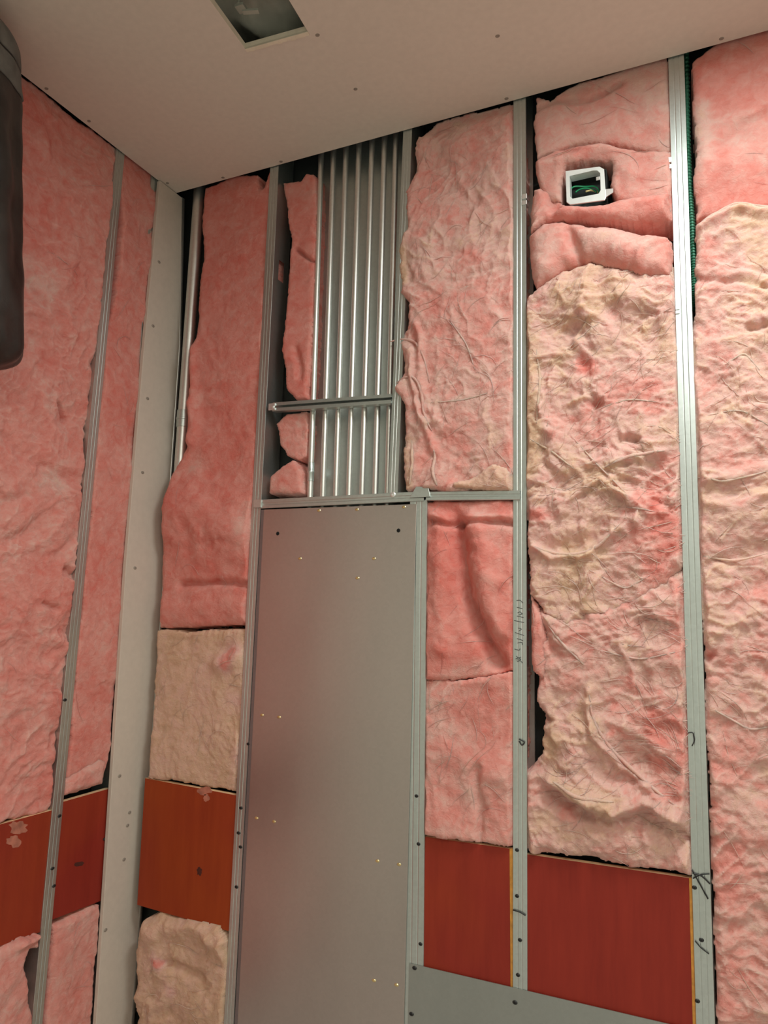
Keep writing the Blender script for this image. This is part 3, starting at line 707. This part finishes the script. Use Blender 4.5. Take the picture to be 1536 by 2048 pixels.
# ---------------------------------------------------------------- insulation, left wall
batt('big pink batt on the left wall beside the dark hanging cloth', LEFT,
     [(-1100, -700), (40, 140), (150, 226), (236, 294), (242, 318), (233, 420), (215, 560), (196, 720), (170, 980), (150, 1160), (140, 1330), (112, 1540), (104, 1624), (0, 1652), (-1100, 1950)], -.004, seed=51, big=.014, wrinkle=.017, strand=.007, ang=25, ratio=1.2, tone=.22, tvar=.11, w=.02, edge=.008, group=WL, fibres=160,
     folds=[([(125, 815), (140, 835)], .012, -.03), ([(130, 1140), (145, 1150)], .012, -.03), ([(85, 1210), (110, 1215)], .010, -.02), ([(110, 1290), (150, 1310)], .02, .012), ([(20, 880), (80, 930)], .02, -.014)],
     patches=[([(60, 560), (90, 580)], .05, .2), ([(105, 960), (130, 985)], .03, .25), ([(20, 660), (60, 700)], .06, .08), ([(100, 250), (60, 200)], .08, -.12)])
batt('narrow pink batt between the left stud and the beige corner strip', LEFT,
     [(236, 290), (284, 322), (340, 352), (336, 480), (316, 640), (298, 800), (278, 960), (262, 1130), (246, 1330), (224, 1500), (210, 1572), (128, 1600), (140, 1450), (156, 1250), (176, 1080), (190, 900), (205, 740), (232, 560), (240, 420)], .000, seed=52, big=.010, wrinkle=.008, strand=.003, ang=70, ratio=.8, tone=.20, tvar=.10, w=.016, edge=.006, group=WL, fibres=60,
     patches=[([(258, 540), (262, 560)], .03, .05)])
batt('orange pink batt roll sitting on the narrow red plywood', LEFT,
     [(132, 1560), (160, 1535), (204, 1512), (220, 1520), (214, 1572), (128, 1600)], .012, T=.08, seed=53, big=.006, wrinkle=.006, strand=.002, ang=-30, tone=.44, w=.03, edge=.003, group=WL)
batt('pink batt under the brownish red plywood at the lower left', LEFT,
     [(-1000, 2262), (0, 1895), (40, 1872), (78, 1862), (80, 1900), (60, 1905), (54, 1925), (70, 2010), (80, 2100), (60, 2700), (-1000, 3700)], .006, seed=54, big=.012, wrinkle=.012, strand=.004, ang=40, tone=.28, tvar=.12, w=.024, group=WL, fibres=40,
     folds=[([(45, 1880), (75, 1870)], .015, .02)])
batt('pink batt under the narrow red plywood beside the corner strip', LEFT,
     [(104, 1848), (150, 1824), (184, 1808), (206, 1800), (200, 1900), (190, 2048), (150, 2700), (60, 2700), (92, 2048), (100, 1930)], .002, seed=55, big=.008, wrinkle=.009, strand=.003, ang=70, tone=.30, tvar=.12, w=.018, group=WL, fibres=40)

# ---------------------------------------------------------------- thick torn wisps lying on the shaggy batts
def wisp(o, pix, r=.0035, tone=.62, seed=1, up=.35):
    F, gu, gz, hh, h0 = SURF[o.name]; rg = np.random.default_rng(seed)
    q = np.array([at(F, x, y, h0) for x, y in pix]); m = 30
    t = np.linspace(0, len(q)-1, m); q = np.stack([np.interp(t, np.arange(len(q)), q[:, k]) for k in (0, 1)], 1)
    for _ in range(12): q[1:-1] = (q[:-2]+2*q[1:-1]+q[2:])/4
    hs_ = []
    for u, z in q:
        i = min(max(int(round((z-gz[0])/STEP)), 0), len(gz)-1); j = min(max(int(round((u-gu[0])/STEP)), 0), len(gu)-1)
        hs_.append(max(hh[i, j], h0-.01))
    hs_ = np.array(hs_)
    for _ in range(6): hs_[1:-1] = (hs_[:-2]+2*hs_[1:-1]+hs_[2:])/4
    P = [F.p(u, z, h+r*up) for (u, z), h in zip(q, hs_)]
    rr_ = r*(np.sin(np.linspace(.12, math.pi-.12, m))**.6)*(1+.35*pn(np.linspace(0, 7, m), np.full(m, seed*1.7), seed))
    w_ = MB().tube(P, rr_, 8).build('wisp', M['wool'], o, smooth=True)
    a = w_.data.attributes.new('tone', 'FLOAT', 'POINT'); a.data.foreach_set('value', np.full(len(w_.data.vertices), tone, np.float32))
BY = {q['label']: q for q in bpy.data.objects if q.get('category') == 'insulation'}
def find(txt): return next(v for k, v in BY.items() if txt in k)
b21, b35, b36, b42 = find('large pale pink shaggy'), find('long shaggy tan'), find('drooping torn flap'), find('tall tan and pink')
for k, (o_, pix, r_, tn_) in enumerate((
        (b21, [(778, 681), (800, 675), (832, 682), (850, 712), (858, 765)], .0055, .42), (b21, [(784, 768), (808, 757), (834, 752), (848, 790), (846, 820), (864, 862)], .006, .5),
        (b21, [(862, 806), (920, 802), (985, 784)], .003, .6), (b21, [(868, 900), (866, 940), (876, 972)], .007, .6), (b21, [(900, 640), (935, 690), (950, 740)], .003, .55), (b21, [(822, 880), (826, 930), (818, 970)], .007, .75),
        (b35, [(1066, 1092), (1100, 1106), (1150, 1113), (1200, 1096), (1240, 1050)], .0055, .66), (b35, [(1074, 700), (1082, 770), (1076, 850)], .005, .72), (b35, [(1190, 818), (1260, 798), (1320, 806)], .003, .66),
        (b35, [(1212, 938), (1262, 916), (1330, 905)], .006, .6), (b35, [(1140, 868), (1190, 925), (1255, 990)], .003, .68), (b35, [(1100, 975), (1130, 982), (1170, 960)], .003, .7), (b35, [(1250, 1015), (1310, 1025)], .003, .6),
        (b35, [(1130, 700), (1170, 665), (1200, 650)], .003, .68), (b35, [(1180, 1140), (1250, 1180), (1300, 1150)], .003, .6), (b35, [(1062, 880), (1100, 900), (1150, 940)], .004, .8),
        (b36, [(1180, 1372), (1184, 1440), (1230, 1512), (1300, 1570), (1380, 1630)], .006, .52), (b36, [(1096, 1248), (1130, 1290), (1170, 1330)], .004, .62), (b36, [(1200, 1300), (1280, 1320), (1370, 1300)], .003, .56), (b36, [(1110, 1560), (1160, 1588), (1230, 1600)], .007, .68),
        (b42, [(1405, 1112), (1470, 1122), (1540, 1105)], .004, .68), (b42, [(1404, 448), (1465, 412), (1540, 420)], .005, .6), (b42, [(1395, 955), (1450, 968), (1540, 940)], .004, .7), (b42, [(1450, 730), (1490, 705), (1520, 740)], .003, .7), (b42, [(1415, 830), (1480, 820), (1540, 850)], .003, .66), (b42, [(1430, 1420), (1500, 1460), (1550, 1450)], .004, .6))):
    wisp(o_, pix, r_*.72, tn_, k+1, .1)

# ---------------------------------------------------------------- electrical box
def ebox():
    h = .012
    q = [at(BACK, *p, h) for p in ((1131, 342), (1190, 334), (1199, 333), (1208, 338), (1212, 395), (1209, 400), (1140, 409), (1133, 404))]
    c = np.mean(q, axis=0)
    root = empty('electrical_box', BACK.p(c[0], min(p[1] for p in q), -.06))
    tag(root, 'small galvanised electrical box with open plaster ring, coil of green wire', 'electrical box')
    qi = [at(BACK, *p, h) for p in ((1139, 352), (1186, 341), (1194, 341), (1200, 346), (1201, 380), (1197, 387), (1145, 397), (1140, 393))]
    V = []; n = 8
    for hh, pp_ in ((h, q), (h, qi), (h-.030, qi), (h-.004, q)):
        V += [BACK.p(u, z, hh) for u, z in pp_]
    fs = []
    for a, b in ((0, 1), (1, 2), (3, 0)):
        for i in range(n):
            j = (i+1) % n; fs.append((a*n+i, b*n+i, b*n+j, a*n+j))
    bevel(MB().add(V, fs).build('plaster_ring', M['ring'], root), .001)
    u0, u1 = min(p[0] for p in q)+.002, max(p[0] for p in q)-.002; z0, z1 = min(p[1] for p in q)+.006, max(p[1] for p in q)-.002
    mb = MB(); f, bk, t = h-.030, h-.075, .002
    mb.box(BACK, u0, u1, z0, z1, bk, bk-t)
    for a in ((u0, u0+t, z0, z1), (u1-t, u1, z0, z1), (u0+t, u1-t, z0, z0+t), (u0+t, u1-t, z1-t, z1)): mb.box(BACK, *a, f, bk)
    mb.build('back_box', M['board'], root)  # galvanised box coloured dark, painting in the shade of its inside
    for px, py in ((1136, 372), (1196, 357)):
        u, z = at(BACK, px, py, h-.004)
        bevel(MB().box(BACK, u-.005, u+.005, z-.005, z+.005, h-.003, h-.006).build('screw_ear', M['bright'], root), .0008)
    P = []
    for t in np.linspace(.10, math.pi*1.02, 22):
        u, z = at(BACK, 1170-28*math.cos(t), 384-13*math.sin(t), h-.035); P.append(BACK.p(u, z, h-.035+.006*math.sin(3*t)))
    MB().tube(P, .0022, 8).build('green_wire', M['gwire'], root, smooth=True)
    P = []
    for t in np.linspace(.3, math.pi*.9, 18):
        u, z = at(BACK, 1172-22*math.cos(t), 388-12*math.sin(t), h-.040); P.append(BACK.p(u, z, h-.042))
    MB().tube(P, .0022, 8).build('green_wire', M['gwire'], root, smooth=True)
    P = [BACK.p(*at(BACK, a, b, h-.03), h-.03-.01*k) for k, (a, b) in enumerate(((1172, 383), (1180, 377), (1192, 376), (1197, 380)))]
    MB().tube(P, .0026, 8).build('tan_wire', M['tan'], root, smooth=True)
    # bar tab at the lower right of the ring
    q2 = [at(BACK, *p, h) for p in ((1206, 378), (1226, 376), (1226, 384), (1212, 393), (1207, 393))]
    MB().prism(BACK, q2, h-.002, h-.005).build('mounting_tab', M['bright'], root)
ebox()

# ---------------------------------------------------------------- green armoured cable, clips, wires, marks
def cable():
    pix = [(1372, 100), (1373, 200), (1375, 300), (1379, 380), (1384, 450), (1387, 520), (1388, 580), (1389, 620)]
    hs_ = [-.045, -.040, -.032, -.022, -.014, -.012, -.02, -.05]
    ctrl = np.array([BACK.p(*at(BACK, x, y, h), h) for (x, y), h in zip(pix, hs_)])
    t = np.linspace(0, len(ctrl)-1, 340); P = np.stack([np.interp(t, np.arange(len(ctrl)), ctrl[:, k]) for k in range(3)], 1)
    for _ in range(30): P[1:-1] = (P[:-2]+2*P[1:-1]+P[2:])/4
    r = .0072+.0013*np.where((np.arange(340) % 4) < 2, 1, -1)
    o = MB().tube(P, r, 12).build('armoured_cable', M['green'], origin=tuple(P[-1]), smooth=False)
    tag(o, 'dark green ribbed armoured cable running along the far right stud', 'cable')
cable()
def clip(px, py, parent, h=.001, wu=.007, hz=.016):
    u, z = at(BACK, px, py, h)
    mb = MB().box(BACK, u-wu, u+wu, z-hz, z-hz*.25, h+.002, h-.02)
    mb.box(BACK, u-wu, u+wu, z+hz*.1, z+hz, h+.002, h-.02)
    bevel(mb.build('clip', M['bright'], parent), .0008)
clip(1049, 399, S1040); clip(1340, 326, S1380, wu=.004)
clip(1355, 620, S1380, wu=.005, hz=.010)

def stroke(F, pxs, parent, r=.0014, h=.0012, mat='black', name='wire'):
    P = np.array([F.p(*at(F, x, y, h), h) for x, y in pxs])
    if len(P) > 2:
        t = np.linspace(0, len(P)-1, len(P)*5); P = np.stack([np.interp(t, np.arange(len(pxs)), P[:, k]) for k in range(3)], 1)
        for _ in range(4): P[1:-1] = (P[:-2]+2*P[1:-1]+P[2:])/4
    return MB().tube(P, r, 6).build(name, M[mat], parent, smooth=True)
stroke(BACK, [(1384, 1740), (1398, 1765), (1416, 1798)], S1380, .0016, .003)
stroke(BACK, [(1385, 1746), (1404, 1752), (1420, 1768)], S1380, .0016, .003)
stroke(BACK, [(1386, 1757), (1402, 1749), (1419, 1748)], S1380, .0012, .003)
stroke(BACK, [(1390, 1882), (1402, 1896), (1418, 1908)], S1380, .0012, .003)
stroke(BACK, [(1376, 1466), (1386, 1464), (1390, 1480), (1384, 1492)], S1380, .0012, .003)
stroke(BACK, [(1026, 1820), (1040, 1824), (1051, 1831)], S1040, .0016, .003)
stroke(BACK, [(1038, 1478), (1050, 1484), (1044, 1492), (1038, 1482)], S1040, .0016, .003)
for px, py in ((1034, 1792), (1034, 1700), (1040, 1880), (1036, 1950)): screw(BACK, px, py, 0, S1040, M['black'], .0045, 1.2)
for px, py in ((1389, 1775), (1403, 1880), (1395, 2002)): screw(BACK, px, py, 0, S1380, M['black'], .0045, 1.2)
for px, py in ((837, 1688), (841, 1888), (833, 1592)): screw(BACK, px, py, 0, S845, M['black'], .0045, 1.2)
for px, py in ((497, 1488), (482, 1616), (477, 1666), (481, 1694), (473, 1774)): screw(BACK, px, py, 0, S540, M['black'], .0045, 1.5)
for px, py in ((119, 1632), (105, 1737), (108, 1772), (130, 1400)): screw(LEFT, px, py, 0, SLA, M['black'], .0045, 1.5)
for px, py in ((210, 1678), (205, 1560)): screw(LEFT, px, py, -.002, SLB, M['black'], .0045, 1.5)
# sideways marker writing on the lettered stud
marks = [[(1033, 1201), (1040, 1200), (1046, 1206)], [(1034, 1215), (1045, 1217)], [(1035, 1226), (1040, 1223), (1045, 1228), (1038, 1230)], [(1034, 1232), (1047, 1235)],
         [(1028, 1241), (1048, 1245)], [(1036, 1256), (1044, 1258), (1038, 1262)], [(1030, 1265), (1048, 1271)], [(1034, 1277), (1046, 1281)], [(1035, 1286), (1044, 1284), (1045, 1290)],
         [(1029, 1298), (1039, 1301), (1040, 1297)], [(1032, 1312), (1037, 1316), (1043, 1319), (1033, 1320)], [(1034, 1323), (1041, 1321), (1045, 1326)], [(1031, 1318), (1042, 1314)]]
for mk in marks: stroke(BACK, mk, S1040, .0008, .0003, 'marker', 'marker_stroke')

# ---------------------------------------------------------------- dark cloth hanging at the left edge
def cloth():
    h_c = .13
    ev = ((20, 55), (34, 100), (36, 150), (39, 200), (42, 400), (49, 560), (52, 680), (50, 735), (40, 770))
    eu = [at(LEFT, x, y, h_c) for x, y in ev]
    ez = np.array([q[1] for q in eu])[::-1]; ey = np.array([q[0] for q in eu])[::-1]
    yc = at(LEFT, 45, 600, h_c)[0] - .18
    zt_ = ZC-.035; zb_ = at(LEFT, 20, 765, h_c)[1]
    root = empty('hanging_cloth', LEFT.p(yc, zb_, h_c))
    tag(root, 'dark scuffed hanging cloth with grey banded top at the left edge', 'cloth')
    n, mrows = 56, 90
    def surf(t0, t1, grow, name, mat):
        V = []; fs = []
        for i in range(mrows):
            t = t0+(t1-t0)*i/(mrows-1); z = zt_+(zb_-zt_)*t
            env = 1.0
            if t < .05: env = math.sqrt(max(.06, 1-((.05-t)/.05)**2*.75))
            if t > .90: env = math.sqrt(max(.0004, 1-((t-.90)/.10)**2))
            rw = (.165+grow)*env; rd = (.075+grow)*env
            yce = float(np.interp(z, ez, ey)) - math.hypot(.63*.075, .78*.165)/.78
            for j in range(n):
                a = 2*math.pi*j/n
                fo = 1+.07*math.sin(5*a+3*t)+.05*math.sin(9*a-6*t+1)+.10*float(pn(np.array([a*1.7+3]), np.array([t*9]), 5)[0])
                V.append(LEFT.p(yce+rw*math.cos(a)*(1+.35*(fo-1)), z, h_c+rd*math.sin(a)*fo))
        for i in range(mrows-1):
            for j in range(n):
                q = (j+1) % n; fs.append((i*n+j, (i+1)*n+j, (i+1)*n+q, i*n+q))
        fs.append(tuple(range(n))); fs.append(tuple((mrows-1)*n+j for j in reversed(range(n))))
        return MB().add(V, fs).build(name, mat, root, smooth=True)
    surf(.0, 1.0, 0, 'cloth_body', M['cloth'])
    surf(.012, .095, .004, 'band', M['greycloth'])
    surf(.105, .175, .004, 'band', M['greycloth'])
    P = [LEFT.p(yc, zt_-.01, h_c), LEFT.p(yc, zt_-.004, .06), LEFT.p(yc, zt_-.02, -.002)]
    MB().tube(P, .004, 8).build('hook', M['stud'], root, smooth=True)
cloth()

# ---------------------------------------------------------------- smears and knots on the plywood
def blot(F, cx, cy, rx, ry, parent, mat, name, seed, front=-.004):
    rg = random.Random(seed); q = []
    for i in range(18):
        a = 2*math.pi*i/18; r = 1+rg.uniform(-.28, .22); q.append(at(F, cx+rx*r*math.cos(a), cy+ry*r*math.sin(a), front))
    MB().prism(F, q, front+.0004, front-.001).build(name, mat, parent)
smear = mat_plain('plaster_smear', (.42, .15, .10), .9, 0, .3, 40)
knot = mat_plain('wood_knot', (.07, .012, .006), .8, 0, .3, 60)
blot(LEFT, 36, 1655, 18, 14, P3, smear, 'plaster_smear', 1)
blot(LEFT, 28, 1682, 14, 12, P3, smear, 'plaster_smear', 5)
blot(BACK, 408, 1582, 14, 8, P0, smear, 'plaster_smear', 2)
blot(BACK, 413, 1596, 6, 8, P0, smear, 'plaster_smear', 6)
blot(BACK, 399, 1743, 5, 9, P0, knot, 'wood_knot', 3)
blot(LEFT, 158, 1728, 10, 5, P4, knot, 'wood_knot', 4)
